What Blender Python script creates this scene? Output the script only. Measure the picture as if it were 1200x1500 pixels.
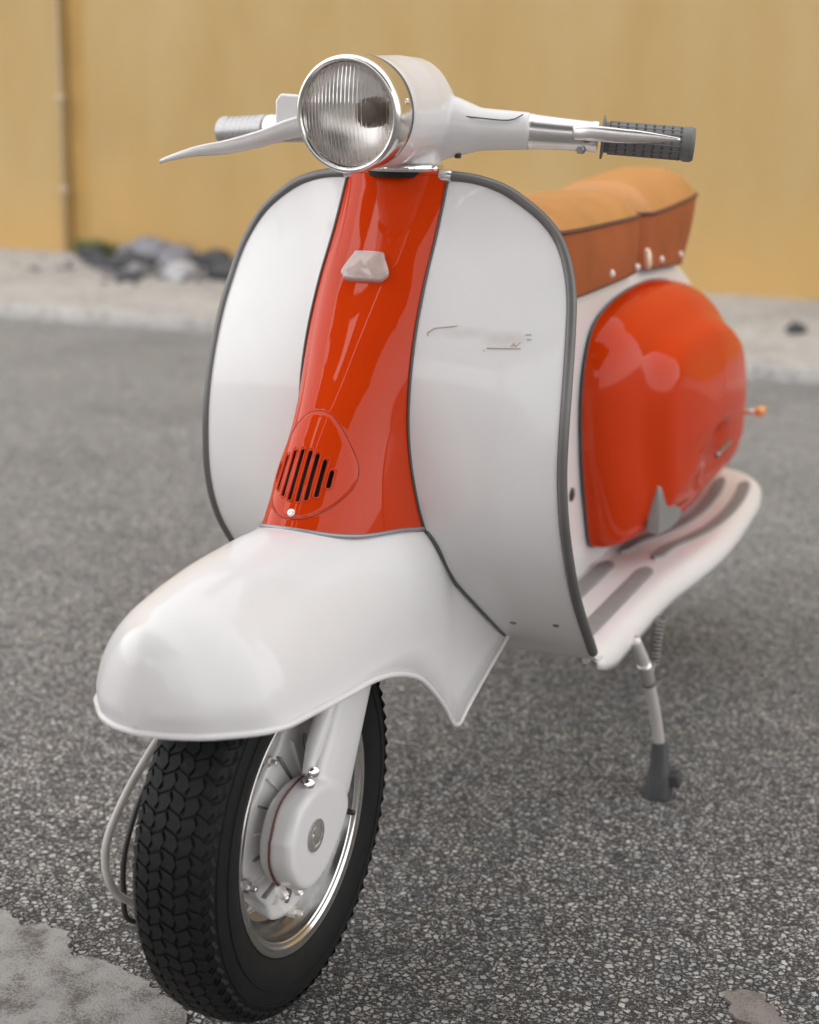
import bpy, bmesh, math, random
import numpy as np
from mathutils import Vector, Matrix, noise
random.seed(7)
S = bpy.context.scene
for o in list(bpy.data.objects): bpy.data.objects.remove(o)
C = S.collection
R = math.radians
PI = math.pi

# ------------------------------------------------------------------ camera
yaw, pitch, roll = R(23.358), R(14.922), R(1.04)
fw = Vector((-math.sin(yaw)*math.cos(pitch), math.cos(yaw)*math.cos(pitch), -math.sin(pitch)))
rt = Vector((math.cos(yaw), math.sin(yaw), 0)); up = rt.cross(fw)
r2 = rt*math.cos(roll) + up*math.sin(roll); u2 = -rt*math.sin(roll) + up*math.cos(roll)
cd = bpy.data.cameras.new('camera'); cam = bpy.data.objects.new('camera', cd); C.objects.link(cam)
M = Matrix((r2, u2, -fw)).transposed().to_4x4(); M.translation = Vector((.7182, -1.3119, .9423))
cam.matrix_world = M
cd.sensor_fit = 'VERTICAL'; cd.sensor_height = 36; cd.lens = 2265.4/1500*36
cd.clip_start = .05; cd.clip_end = 400
cd.dof.use_dof = True; cd.dof.focus_distance = 1.66; cd.dof.aperture_fstop = 3.6
S.camera = cam

# ------------------------------------------------------------------ light
SUN_EL, SUN_AZ = R(48), R(218)          # azimuth of the direction towards the sun, from +Y clockwise
w = bpy.data.worlds.new('World'); S.world = w; w.use_nodes = True
nt = w.node_tree; bg = nt.nodes['Background']
sky = nt.nodes.new('ShaderNodeTexSky'); sky.sky_type = 'NISHITA'; sky.sun_disc = False
sky.sun_elevation = SUN_EL; sky.sun_rotation = SUN_AZ; sky.air_density = 1.0; sky.dust_density = 1.0; sky.ozone_density = .6
hs = nt.nodes.new('ShaderNodeHueSaturation'); hs.inputs['Saturation'].default_value = .12   # an overcast, nearly colourless sky
nt.links.new(sky.outputs[0], hs.inputs['Color'])
wt = nt.nodes.new('ShaderNodeMixRGB'); wt.blend_type = 'MULTIPLY'; wt.inputs[0].default_value = 1
wt.inputs[2].default_value = (1.0, 1.0, 1.015, 1)
oc = nt.nodes.new('ShaderNodeMixRGB'); oc.inputs[0].default_value = .65; oc.inputs[2].default_value = (6.0, 5.95, 5.9, 1)   # even cloud cover over the clear sky
nt.links.new(hs.outputs[0], oc.inputs[1]); nt.links.new(oc.outputs[0], wt.inputs[1]); nt.links.new(wt.outputs[0], bg.inputs['Color'])
bg.inputs['Strength'].default_value = .15
sd = bpy.data.lights.new('sun', 'SUN'); sd.energy = .30; sd.angle = R(50); sd.color = (1, .96, .92)
so = bpy.data.objects.new('sun', sd); C.objects.link(so)
dirn = Vector((math.sin(SUN_AZ)*math.cos(SUN_EL), math.cos(SUN_AZ)*math.cos(SUN_EL), math.sin(SUN_EL)))
so.rotation_euler = dirn.to_track_quat('Z', 'Y').to_euler()
S.view_settings.view_transform = 'Standard'; S.view_settings.look = 'None'
S.view_settings.exposure = 1.22; S.view_settings.gamma = 1
S.render.engine = 'CYCLES'

# ------------------------------------------------------------------ materials
def mat(name, col, rough=.5, metal=0, coat=0, spec=.5, noise_amt=0, nscale=40, bump=0, bscale=300, trans=0, ior=1.5, coat_rough=.04):
    m = bpy.data.materials.new(name); m.use_nodes = True
    n = m.node_tree.nodes; l = m.node_tree.links; b = n['Principled BSDF']
    b.inputs['Base Color'].default_value = (*col, 1); b.inputs['Roughness'].default_value = rough
    b.inputs['Metallic'].default_value = metal; b.inputs['Coat Weight'].default_value = coat
    b.inputs['Coat Roughness'].default_value = coat_rough; b.inputs['Specular IOR Level'].default_value = spec
    b.inputs['Transmission Weight'].default_value = trans; b.inputs['IOR'].default_value = ior
    if noise_amt or bump:
        tc = n.new('ShaderNodeTexCoord')
    if noise_amt:
        t = n.new('ShaderNodeTexNoise'); t.inputs['Scale'].default_value = nscale; t.inputs['Detail'].default_value = 6
        l.new(tc.outputs['Object'], t.inputs['Vector'])
        r = n.new('ShaderNodeMapRange'); r.inputs[1].default_value = .3; r.inputs[2].default_value = .7
        r.inputs[3].default_value = 1-noise_amt; r.inputs[4].default_value = 1+noise_amt; l.new(t.outputs['Fac'], r.inputs[0])
        h = n.new('ShaderNodeHueSaturation'); h.inputs['Color'].default_value = (*col, 1)
        l.new(r.outputs[0], h.inputs['Value']); l.new(h.outputs[0], b.inputs['Base Color'])
    if bump:
        t2 = n.new('ShaderNodeTexNoise'); t2.inputs['Scale'].default_value = bscale; t2.inputs['Detail'].default_value = 4
        l.new(tc.outputs['Object'], t2.inputs['Vector'])
        bp = n.new('ShaderNodeBump'); bp.inputs['Strength'].default_value = bump; bp.inputs['Distance'].default_value = .002
        l.new(t2.outputs['Fac'], bp.inputs['Height']); l.new(bp.outputs[0], b.inputs['Normal'])
    return m
WHITE = mat('white_paint', (.76, .742, .735), .4, spec=.3, coat=.6, noise_amt=.03, nscale=7, coat_rough=.06)
ORANGE = mat('orange_paint', (.57, .040, .0035), .4, spec=.0, coat=.55, coat_rough=.012, noise_amt=.05, nscale=5)
CHROME = mat('chrome', (.78, .76, .74), .09, 1, noise_amt=.04, nscale=60)
ALU = mat('polished_aluminium', (.76, .74, .725), .27, .9, noise_amt=.05, nscale=50)
DULL = mat('dull_steel', (.33, .32, .31), .4, .9, noise_amt=.15, nscale=120)
TRIM = mat('grey_trim', (.165, .16, .155), .38, .35, noise_amt=.06, nscale=30)
BEAD = mat('grey_bead', (.10, .10, .10), .5, 0)
BEADL = mat('pale_grey_bead', (.32, .33, .35), .35, .5)
RUBBER = mat('tyre_rubber', (.0075, .0075, .0075), .6, spec=.28, bump=.12, bscale=500, noise_amt=.25, nscale=60)
GRIP = mat('grip_rubber', (.155, .152, .15), .5, bump=.1, bscale=600)
GREYRUB = mat('stand_rubber', (.05, .05, .053), .6, bump=.15, bscale=500)
STRIPM = mat('strip_rubber', (.25, .24, .235), .55, noise_amt=.08, nscale=60)
DARK = mat('dark_void', (.006, .006, .006), .8)
LEATHT = mat('tan_leather', (.49, .222, .068), .40, spec=.4, noise_amt=.1, nscale=14, bump=.25, bscale=350)
LEATHS = mat('brown_leather', (.36, .092, .026), .55, spec=.2, noise_amt=.14, nscale=10, bump=.3, bscale=350)
PIPING = mat('brown_piping', (.12, .04, .022), .5)
STUD = mat('nickel_stud', (.85, .82, .79), .32, .75)
BADGE = mat('blush_badge', (.50, .37, .34), .4, 0, coat=.8, noise_amt=.12, nscale=60)
CABLEW = mat('pale_cable', (.50, .48, .44), .45, noise_amt=.1, nscale=40)
CABLEB = mat('black_cable', (.03, .029, .028), .4)
AMBER = mat('amber_lens', (.85, .35, .10), .2, coat=1)
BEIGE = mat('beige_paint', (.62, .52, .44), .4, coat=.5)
HUBW = mat('hub_paint', (.76, .745, .73), .4, coat=.4, noise_amt=.06, nscale=40)
GLASS = mat('lamp_glass', (1, 1, 1), .04, trans=1, ior=1.3)
REFL = mat('reflector_silver', (.92, .87, .83), .36, 1, noise_amt=.1, nscale=25)
GREYPIPE = mat('conduit_paint', (.46, .38, .27), .6, noise_amt=.08, nscale=6)

# ------------------------------------------------------------------ helpers
def link(name, me, m, parent=None, smooth=True):
    o = bpy.data.objects.new(name, me); C.objects.link(o)
    if m: me.materials.append(m)
    if smooth: me.shade_smooth()
    if parent: o.parent = parent
    return o
def tag(o, label=None, cat=None, group=None, kind=None):
    for k, v in (('label', label), ('category', cat), ('group', group), ('kind', kind)):
        if v: o[k] = v
    return o
def pydata(name, v, f, m, parent=None, smooth=True):
    me = bpy.data.meshes.new(name); me.from_pydata([tuple(map(float, p)) for p in v], [], f); me.update()
    return link(name, me, m, parent, smooth)
def fixn(o):
    bm = bmesh.new(); bm.from_mesh(o.data); bmesh.ops.remove_doubles(bm, verts=bm.verts, dist=1e-6)
    bmesh.ops.recalc_face_normals(bm, faces=bm.faces); bm.to_mesh(o.data); bm.free(); o.data.update(); return o
def frombm(name, bm, m, parent=None, smooth=True, bevel=0, segs=2, angle=None):
    bmesh.ops.recalc_face_normals(bm, faces=bm.faces)
    me = bpy.data.meshes.new(name); bm.to_mesh(me); bm.free()
    o = link(name, me, m, parent, smooth)
    if bevel:
        md = o.modifiers.new('bevel', 'BEVEL'); md.width = bevel; md.segments = segs; md.limit_method = 'ANGLE'; md.angle_limit = R(35)
        md.harden_normals = False
    if angle: me.set_sharp_from_angle(angle=R(angle))
    return o
def cr(pts, n):
    """resample a control polyline with a centripetal-like Catmull-Rom, n points by arc length"""
    P = np.array(pts, float); P = np.vstack([2*P[0]-P[1], P, 2*P[-1]-P[-2]]); out = []
    for i in range(1, len(P)-2):
        t = np.linspace(0, 1, 24, endpoint=False)[:, None]
        a, b, c, d = P[i-1:i+3]
        out.append(.5*((2*b)+(-a+c)*t+(2*a-5*b+4*c-d)*t**2+(-a+3*b-3*c+d)*t**3))
    out = np.vstack(out+[P[-2][None]])
    s = np.r_[0, np.cumsum(np.linalg.norm(np.diff(out, axis=0), axis=1))]
    q = np.linspace(0, s[-1], n)
    return np.stack([np.interp(q, s, out[:, k]) for k in range(out.shape[1])], 1)
def itp(x, tab):
    """smooth (Catmull) interpolation in a sorted table of (x, y)"""
    xs = np.array([t[0] for t in tab], float); ys = np.array([t[1] for t in tab], float)
    m = np.gradient(ys, xs)
    # limit slopes for monotone pieces
    d = np.diff(ys)/np.diff(xs)
    for i in range(1, len(xs)-1):
        if d[i-1]*d[i] <= 0: m[i] = 0
        else: m[i] = np.sign(m[i])*min(abs(m[i]), 3*abs(d[i-1]), 3*abs(d[i]))
    x = np.clip(x, xs[0], xs[-1]); i = np.clip(np.searchsorted(xs, x)-1, 0, len(xs)-2)
    h = xs[i+1]-xs[i]; t = (x-xs[i])/h
    return (2*t**3-3*t**2+1)*ys[i]+(t**3-2*t**2+t)*h*m[i]+(-2*t**3+3*t**2)*ys[i+1]+(t**3-t**2)*h*m[i+1]
def grid(name, rows, m, parent=None, solid=0, closed_u=False, offset=-1, smooth=True, caps=False):
    G = np.array(rows, float); nr, nc = G.shape[:2]; v = G.reshape(-1, 3); f = []
    for i in range(nr-1):
        for j in range(nc if closed_u else nc-1):
            k = (j+1) % nc; f.append((i*nc+j, i*nc+k, (i+1)*nc+k, (i+1)*nc+j))
    if caps: f.append(tuple(range(nc))[::-1]); f.append(tuple((nr-1)*nc+j for j in range(nc)))
    o = pydata(name, v, f, m, parent, smooth); fixn(o)
    if solid:
        md = o.modifiers.new('solid', 'SOLIDIFY'); md.thickness = solid; md.offset = offset
    return o
def tube(name, pts, r, m, parent=None, segs=10, n=None, closed=False, flat=None):
    """round tube through pts; r a number or a list; flat=(rx, rz) factors"""
    P = cr(pts, n) if n else np.array(pts, float)
    N = len(P); rr = np.full(N, r) if np.isscalar(r) else np.interp(np.linspace(0, 1, N), np.linspace(0, 1, len(r)), r)
    if closed: T = np.roll(P, -1, 0)-np.roll(P, 1, 0)
    else: T = np.gradient(P, axis=0)
    T /= np.linalg.norm(T, axis=1)[:, None]+1e-12
    ref = np.array([0, 0, 1.]) if abs(T[0][2]) < .9 else np.array([0, 1., 0])
    U = np.cross(T[0], ref); U /= np.linalg.norm(U); rows = []
    for i in range(N):
        U = U-T[i]*(U@T[i]); U /= np.linalg.norm(U); V = np.cross(T[i], U)
        a = np.linspace(0, 2*PI, segs, endpoint=False)[:, None]
        fu, fv = flat if flat else (1, 1)
        rows.append(P[i]+rr[i]*(np.cos(a)*U*fu+np.sin(a)*V*fv))
    if closed: rows.append(rows[0]); return grid(name, rows, m, parent, closed_u=True)
    return grid(name, rows, m, parent, closed_u=True, caps=True)
def lathe(name, prof, m, parent=None, axis='X', center=(0, 0, 0), segs=48, mtx=None, smooth=True, sharp=38):
    """prof: list of (axial, radius); with mtx the axis is the matrix's z"""
    if mtx is not None: axis = 'Z'
    rows = []
    for a in np.linspace(0, 2*PI, segs, endpoint=False):
        c, s = math.cos(a), math.sin(a)
        if axis == 'X': rows.append([(x, r*c, r*s) for x, r in prof])
        elif axis == 'Y': rows.append([(r*c, x, r*s) for x, r in prof])
        else: rows.append([(r*c, r*s, x) for x, r in prof])
    rows.append(rows[0]); G = np.array(rows, float)
    if mtx is not None: G = (G.reshape(-1, 3)@np.array(mtx.to_3x3()).T+np.array(mtx.translation)).reshape(G.shape)
    else: G = G+np.array(center)
    o = grid(name, G, m, parent, smooth=smooth)
    if sharp: o.data.set_sharp_from_angle(angle=R(sharp))
    return o
def prism(name, outline, depth, m, parent=None, mtx=Matrix(), bevel=.001, smooth=True):
    bm = bmesh.new(); vs = [bm.verts.new(mtx@Vector((x, y, 0))) for x, y in outline]
    f = bm.faces.new(vs); r = bmesh.ops.extrude_face_region(bm, geom=[f])
    d = (mtx.to_3x3()@Vector((0, 0, depth)))
    for g in r['geom']:
        if isinstance(g, bmesh.types.BMVert): g.co += d
    return frombm(name, bm, m, parent, smooth, bevel=bevel, angle=40)
def box(name, c, s, m, parent=None, bevel=.003, rot=None):
    bm = bmesh.new(); bmesh.ops.create_cube(bm, size=1)
    for v in bm.verts: v.co = Vector((v.co.x*s[0], v.co.y*s[1], v.co.z*s[2]))
    mt = Matrix.Translation(c)@(rot.to_4x4() if rot else Matrix())
    bmesh.ops.transform(bm, matrix=mt, verts=bm.verts)
    return frombm(name, bm, m, parent, bevel=bevel, angle=40)
def capsule2d(w, h, n=6):
    r = w/2; o = []
    for k in range(n+1): a = PI*k/n; o.append((r*math.cos(a), h/2-r+r*math.sin(a)))
    for k in range(n+1): a = PI+PI*k/n; o.append((r*math.cos(a), -h/2+r+r*math.sin(a)))
    return o
def frame(p, zdir, xref=Vector((1, 0, 0))):
    z = Vector(zdir).normalized(); x = (xref-z*xref.dot(z)).normalized(); y = z.cross(x)
    m = Matrix((x, y, z)).transposed().to_4x4(); m.translation = Vector(p); return m
def screw(name, p, nrm, r, m, parent, slot=True):
    mt = frame(p, nrm)
    o = lathe(name, [(-.002, r*.9), (.0006, r), (.0014, r*.8), (.0018, r*.45), (.0012, r*.25), (.0012, 1e-5)], m, parent, axis='Z', segs=14, mtx=mt)
    return o
def blob(name, adders, m, parent, vox=.003, smooth=8, fac=.6):
    """organic body: overlapping shapes fused by a voxel remesh"""
    bm = bmesh.new()
    for a in adders: a(bm)
    me = bpy.data.meshes.new(name); bm.to_mesh(me); bm.free(); o = link(name, me, m, parent)
    md = o.modifiers.new('fuse', 'REMESH'); md.mode = 'VOXEL'; md.voxel_size = vox; md.use_smooth_shade = True
    sm = o.modifiers.new('soften', 'SMOOTH'); sm.iterations = smooth; sm.factor = fac
    return o
def ell(c, r, rot=None):
    def f(bm):
        g = bmesh.ops.create_uvsphere(bm, u_segments=32, v_segments=18, radius=1)
        mt = Matrix.Translation(c)@(rot.to_4x4() if rot else Matrix())@Matrix.Diagonal((*r, 1))
        bmesh.ops.transform(bm, matrix=mt, verts=g['verts'])
    return f
def loftb(rings):
    def f(bm):
        L = [[bm.verts.new(p) for p in rg] for rg in rings]; n = len(L[0])
        for a, b in zip(L, L[1:]):
            for j in range(n): bm.faces.new((a[j], a[(j+1) % n], b[(j+1) % n], b[j]))
        bm.faces.new(L[0][::-1]); bm.faces.new(L[-1])
    return f
def ring(c, ax, rx, ry, n=28, xref=Vector((1, 0, 0)), e=2.0):
    mt = frame(c, ax, xref); o = []
    for k in range(n):
        a = 2*PI*k/n; ca, sa = math.cos(a), math.sin(a)
        o.append(mt@Vector((rx*math.copysign(abs(ca)**(2/e), ca), ry*math.copysign(abs(sa)**(2/e), sa), 0)))
    return o

# ================================================================== SETTING
def nodes(m): return m.node_tree.nodes, m.node_tree.links, m.node_tree.nodes['Principled BSDF']
def N(n, t, **k):
    x = n.new(t)
    for a, b in k.items():
        if a.startswith('i'): x.inputs[int(a[1:])].default_value = b
        else: setattr(x, a, b)
    return x
def ramp(n, stops):
    r = n.new('ShaderNodeValToRGB'); e = r.color_ramp.elements
    e[0].position, e[0].color = stops[0][0], (*stops[0][1], 1); e[1].position, e[1].color = stops[-1][0], (*stops[-1][1], 1)
    for p, c in stops[1:-1]: x = e.new(p); x.color = (*c, 1)
    return r
def asphalt():
    m = mat('asphalt', (.1, .1, .1), .8); n, l, b = nodes(m)
    g = n.new('ShaderNodeNewGeometry')
    wob = N(n, 'ShaderNodeTexNoise'); wob.inputs['Scale'].default_value = 330; wob.inputs['Detail'].default_value = 3
    l.new(g.outputs['Position'], wob.inputs['Vector'])
    wm = N(n, 'ShaderNodeVectorMath', operation='SCALE'); wm.inputs['Scale'].default_value = .0062; l.new(wob.outputs['Color'], wm.inputs[0])
    wa = N(n, 'ShaderNodeVectorMath', operation='ADD'); l.new(g.outputs['Position'], wa.inputs[0]); l.new(wm.outputs[0], wa.inputs[1])
    cols = []; hs_ = []
    for sc, rnd in ((118, 1), (215, 1)):
        v = N(n, 'ShaderNodeTexVoronoi', feature='F1'); v.inputs['Scale'].default_value = sc; v.inputs['Randomness'].default_value = rnd
        l.new(wa.outputs[0], v.inputs['Vector'])
        e = N(n, 'ShaderNodeTexVoronoi', feature='DISTANCE_TO_EDGE'); e.inputs['Scale'].default_value = sc
        l.new(wa.outputs[0], e.inputs['Vector'])
        s = N(n, 'ShaderNodeSeparateColor'); l.new(v.outputs['Color'], s.inputs[0])
        stone = ramp(n, [(0, (.07, .068, .066)), (.12, (.23, .227, .222)), (.28, (.39, .385, .377)), (.92, (.52, .514, .503)), (1, (.62, .61, .59))])
        l.new(s.outputs[0], stone.inputs[0])
        ed = N(n, 'ShaderNodeMapRange'); ed.inputs[1].default_value = .085; ed.inputs[2].default_value = .19; l.new(e.outputs['Distance'], ed.inputs[0])
        mx = N(n, 'ShaderNodeMixRGB'); mx.inputs[1].default_value = (.016, .015, .014, 1); l.new(ed.outputs[0], mx.inputs[0]); l.new(stone.outputs[0], mx.inputs[2])
        hh = N(n, 'ShaderNodeMath', operation='MULTIPLY'); l.new(ed.outputs[0], hh.inputs[0]); l.new(s.outputs[1], hh.inputs[1])
        # tar rises over the stones here and there
        tn = N(n, 'ShaderNodeTexNoise'); tn.inputs['Scale'].default_value = sc*.42; tn.inputs['Detail'].default_value = 4; l.new(g.outputs['Position'], tn.inputs['Vector'])
        tr = N(n, 'ShaderNodeMapRange'); tr.inputs[1].default_value = .36; tr.inputs[2].default_value = .43; l.new(tn.outputs['Fac'], tr.inputs[0])
        tm = N(n, 'ShaderNodeMath', operation='MULTIPLY'); l.new(ed.outputs[0], tm.inputs[0]); l.new(tr.outputs[0], tm.inputs[1]); l.new(tm.outputs[0], mx.inputs[0])
        cols.append(mx); hs_.append(hh)
    sel = N(n, 'ShaderNodeTexNoise'); sel.inputs['Scale'].default_value = 90; l.new(g.outputs['Position'], sel.inputs['Vector'])
    sr = N(n, 'ShaderNodeMapRange'); sr.inputs[1].default_value = .42; sr.inputs[2].default_value = .5; l.new(sel.outputs['Fac'], sr.inputs[0])
    mix = N(n, 'ShaderNodeMixRGB'); l.new(sr.outputs[0], mix.inputs[0]); l.new(cols[1].outputs[0], mix.inputs[1]); l.new(cols[0].outputs[0], mix.inputs[2])
    hm = N(n, 'ShaderNodeMix'); hm.data_type = 'FLOAT'; l.new(sr.outputs[0], hm.inputs[0]); l.new(hs_[1].outputs[0], hm.inputs[2]); l.new(hs_[0].outputs[0], hm.inputs[3])
    # worn and tarry patches of a metre or so, and a warm cast here and there
    pt = N(n, 'ShaderNodeTexNoise'); pt.inputs['Scale'].default_value = 2.1; pt.inputs['Detail'].default_value = 5; l.new(g.outputs['Position'], pt.inputs['Vector'])
    pr = ramp(n, [(.32, (.74, .73, .72)), (.5, (1.0, .99, .98)), (.68, (1.14, 1.12, 1.10))]); l.new(pt.outputs['Fac'], pr.inputs[0])
    mu = N(n, 'ShaderNodeMixRGB', blend_type='MULTIPLY'); mu.inputs[0].default_value = 1; l.new(mix.outputs[0], mu.inputs[1]); l.new(pr.outputs[0], mu.inputs[2])
    p2 = N(n, 'ShaderNodeTexNoise'); p2.inputs['Scale'].default_value = 14; p2.inputs['Detail'].default_value = 3; l.new(g.outputs['Position'], p2.inputs['Vector'])
    p2r = ramp(n, [(.35, (.86, .88, .88)), (.65, (1.12, 1.06, 1.0))]); l.new(p2.outputs['Fac'], p2r.inputs[0])
    mu2 = N(n, 'ShaderNodeMixRGB', blend_type='MULTIPLY'); mu2.inputs[0].default_value = 1; l.new(mu.outputs[0], mu2.inputs[1]); l.new(p2r.outputs[0], mu2.inputs[2])
    l.new(mu2.outputs[0], b.inputs['Base Color'])
    bp = N(n, 'ShaderNodeBump'); bp.inputs['Strength'].default_value = 1; bp.inputs['Distance'].default_value = .005
    l.new(hm.outputs[0], bp.inputs['Height']); l.new(bp.outputs[0], b.inputs['Normal'])
    b.inputs['Roughness'].default_value = .75; b.inputs['Specular IOR Level'].default_value = .25; b.inputs['Sheen Weight'].default_value = .3; b.inputs['Sheen Roughness'].default_value = .45
    return m
def concrete(name, c0, c1, sc=3, speck=.5, bump=.5):
    m = mat(name, c0, .85); n, l, b = nodes(m)
    g = n.new('ShaderNodeNewGeometry')
    a = N(n, 'ShaderNodeTexNoise'); a.inputs['Scale'].default_value = sc; a.inputs['Detail'].default_value = 9; a.inputs['Roughness'].default_value = .65
    l.new(g.outputs['Position'], a.inputs['Vector'])
    r = ramp(n, [(.3, c1), (.55, c0), (.8, tuple(x*1.12 for x in c0))]); l.new(a.outputs['Fac'], r.inputs[0])
    s = N(n, 'ShaderNodeTexNoise'); s.inputs['Scale'].default_value = 420; s.inputs['Detail'].default_value = 3; l.new(g.outputs['Position'], s.inputs['Vector'])
    q = N(n, 'ShaderNodeTexNoise'); q.inputs['Scale'].default_value = 26; q.inputs['Detail'].default_value = 4; l.new(g.outputs['Position'], q.inputs['Vector'])
    qa = N(n, 'ShaderNodeMath', operation='ADD'); l.new(q.outputs['Fac'], qa.inputs[0]); l.new(s.outputs['Fac'], qa.inputs[1])
    sr = ramp(n, [(.40, (.42, .38, .34)), (.47, (.85, .83, .82)), (.52, (1, 1, 1))])
    hf = N(n, 'ShaderNodeMath', operation='MULTIPLY'); hf.inputs[1].default_value = .5; l.new(qa.outputs[0], hf.inputs[0]); l.new(hf.outputs[0], sr.inputs[0])
    mu = N(n, 'ShaderNodeMixRGB', blend_type='MULTIPLY'); mu.inputs[0].default_value = speck; l.new(r.outputs[0], mu.inputs[1]); l.new(sr.outputs[0], mu.inputs[2])
    l.new(mu.outputs[0], b.inputs['Base Color'])
    bp = N(n, 'ShaderNodeBump'); bp.inputs['Strength'].default_value = bump; bp.inputs['Distance'].default_value = .003
    l.new(hf.outputs[0], bp.inputs['Height']); l.new(bp.outputs[0], b.inputs['Normal'])
    return m
def stucco():
    m = mat('yellow_stucco', (.6, .4, .15), .8); n, l, b = nodes(m)
    g = n.new('ShaderNodeNewGeometry')
    mp = N(n, 'ShaderNodeMapping'); mp.inputs['Scale'].default_value = (1, 1, .35); l.new(g.outputs['Position'], mp.inputs[0])
    a = N(n, 'ShaderNodeTexNoise'); a.inputs['Scale'].default_value = 2.6; a.inputs['Detail'].default_value = 7; a.inputs['Roughness'].default_value = .6
    l.new(mp.outputs[0], a.inputs['Vector'])
    r = ramp(n, [(.3, (.365, .245, .092)), (.5, (.395, .27, .108)), (.72, (.42, .298, .138))]); l.new(a.outputs['Fac'], r.inputs[0])
    # damp, more saturated foot of the wall (a real stain), with an uneven upper edge
    sp = N(n, 'ShaderNodeSeparateXYZ'); l.new(g.outputs['Position'], sp.inputs[0])
    e = N(n, 'ShaderNodeTexNoise'); e.inputs['Scale'].default_value = 1.7; e.inputs['Detail'].default_value = 6; l.new(g.outputs['Position'], e.inputs['Vector'])
    ma = N(n, 'ShaderNodeMath', operation='MULTIPLY_ADD'); ma.inputs[1].default_value = -.9; l.new(e.outputs['Fac'], ma.inputs[0]); l.new(sp.outputs['Z'], ma.inputs[2])
    mr = N(n, 'ShaderNodeMapRange'); mr.inputs[1].default_value = -.42; mr.inputs[2].default_value = .25; mr.inputs[3].default_value = .8; mr.inputs[4].default_value = 0
    l.new(ma.outputs[0], mr.inputs[0])
    mx = N(n, 'ShaderNodeMixRGB'); mx.inputs[2].default_value = (.48, .295, .10, 1); l.new(mr.outputs[0], mx.inputs[0]); l.new(r.outputs[0], mx.inputs[1])
    l.new(mx.outputs[0], b.inputs['Base Color'])
    s = N(n, 'ShaderNodeTexNoise'); s.inputs['Scale'].default_value = 60; s.inputs['Detail'].default_value = 5; l.new(g.outputs['Position'], s.inputs['Vector'])
    bp = N(n, 'ShaderNodeBump'); bp.inputs['Strength'].default_value = .4; bp.inputs['Distance'].default_value = .004
    l.new(s.outputs['Fac'], bp.inputs['Height']); l.new(bp.outputs[0], b.inputs['Normal'])
    return m
ASPH = asphalt()
PAVE = concrete('pavement_concrete', (.38, .366, .348), (.27, .26, .247), 1.4, .7, .5)
PATCHM = concrete('patch_concrete', (.33, .32, .305), (.23, .22, .21), 13, .9, 1)
PATCHB = concrete('patch_brown', (.25, .225, .205), (.19, .17, .155), 20, .6, .7)
YELLOW = stucco()

def sheet(name, pts, z, m):
    return tag(pydata(name, [(x, y, z) for x, y in pts], [tuple(range(len(pts)))], m, smooth=False), kind='structure')
sheet('ground', [(-60, -60), (60, -60), (60, 60), (-60, 60)], 0, ASPH)
# pavement with its kerb, slightly uneven front edge
def pavement():
    bm = bmesh.new(); nx = 90; front = []; x0, x1 = -9, 4
    rows = []
    for i in range(nx+1):
        x = x0+(x1-x0)*i/nx
        yf = 4.16+.02*(x+2)+.035*noise.noise(Vector((x*1.3, 0, 0)))
        h = .055+.018*noise.noise(Vector((x*.9, 5, 0)))
        rows.append([(x, yf, -.02), (x, yf+.004, h-.012), (x, yf+.03, h), (x, yf+.16, h+.004), (x, 5.2, .062), (x, 7.2, .07)])
    o = grid('pavement', rows, PAVE); tag(o, kind='structure'); return o
pavement()
def worn_patch(name, pts, m, seed, h=.0035):
    # thin skin of mortar on the asphalt, ragged edge
    P = []
    n = len(pts)
    for i in range(n):
        a, b = Vector((*pts[i], 0)), Vector((*pts[(i+1) % n], 0)); L = (b-a).length; k = max(2, int(L/.003))
        d = Vector((-(b-a).y, (b-a).x, 0)).normalized()
        for j in range(k):
            p = a.lerp(b, j/k); p += d*(.014*noise.noise(p*22+Vector((seed, 0, 0)))+.007*noise.noise(p*75+Vector((seed, 3, 0)))+.004*noise.noise(p*190+Vector((seed, 6, 0))))
            P.append((p.x, p.y))
    bm = bmesh.new(); top = [bm.verts.new((x, y, h)) for x, y in P]; bot = [bm.verts.new((x, y, -.002)) for x, y in P]
    bm.faces.new(top)
    for i in range(len(P)): j = (i+1) % len(P); bm.faces.new((top[i], bot[i], bot[j], top[j]))
    bmesh.ops.triangulate(bm, faces=[f for f in bm.faces if len(f.verts) > 4])
    o = frombm(name, bm, m, None, smooth=False); tag(o, kind='structure'); return o
worn_patch('concrete_patch', [(-.55, .05), (-.385, .025), (-.335, .0), (-.275, .012), (-.245, -.028), (-.18, -.024), (-.118, -.05), (-.045, -.088), (.02, -.16), (.05, -.3), (-.1, -.8), (-.9, -.7)], PATCHM, 1.3)
worn_patch('mortar_patch', [(.448, .215), (.472, .218), (.505, .198), (.530, .172), (.50, .155), (.468, .172)], PATCHB, 8.1, .004)

# loose grit lying on the asphalt and crumbs of mortar at the patch edge
def crumbs(name, spots, m, seed):
    rnd = random.Random(seed); v = []; f = []
    base = [(1, 0, 0), (-1, 0, 0), (0, 1, 0), (0, -1, 0), (0, 0, 1), (0, 0, -1)]; fs = [(0, 2, 4), (2, 1, 4), (1, 3, 4), (3, 0, 4), (2, 0, 5), (1, 2, 5), (3, 1, 5), (0, 3, 5)]
    for x, y, r in spots:
        a = rnd.uniform(0, PI); c, s_ = math.cos(a), math.sin(a); i = len(v)
        for bx_, by_, bz in base:
            q = [k*r*rnd.uniform(.6, 1.25) for k in (bx_, by_, bz)]; v.append((x+c*q[0]-s_*q[1], y+s_*q[0]+c*q[1], q[2]*.7+r*.35))
        f += [tuple(i+k for k in t) for t in fs]
    return tag(pydata(name, v, f, m, None, False), kind='stuff')
rg = random.Random(4)
GRIT = mat('grit_stone', (.34, .33, .31), .8, noise_amt=.45, nscale=35)
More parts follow.
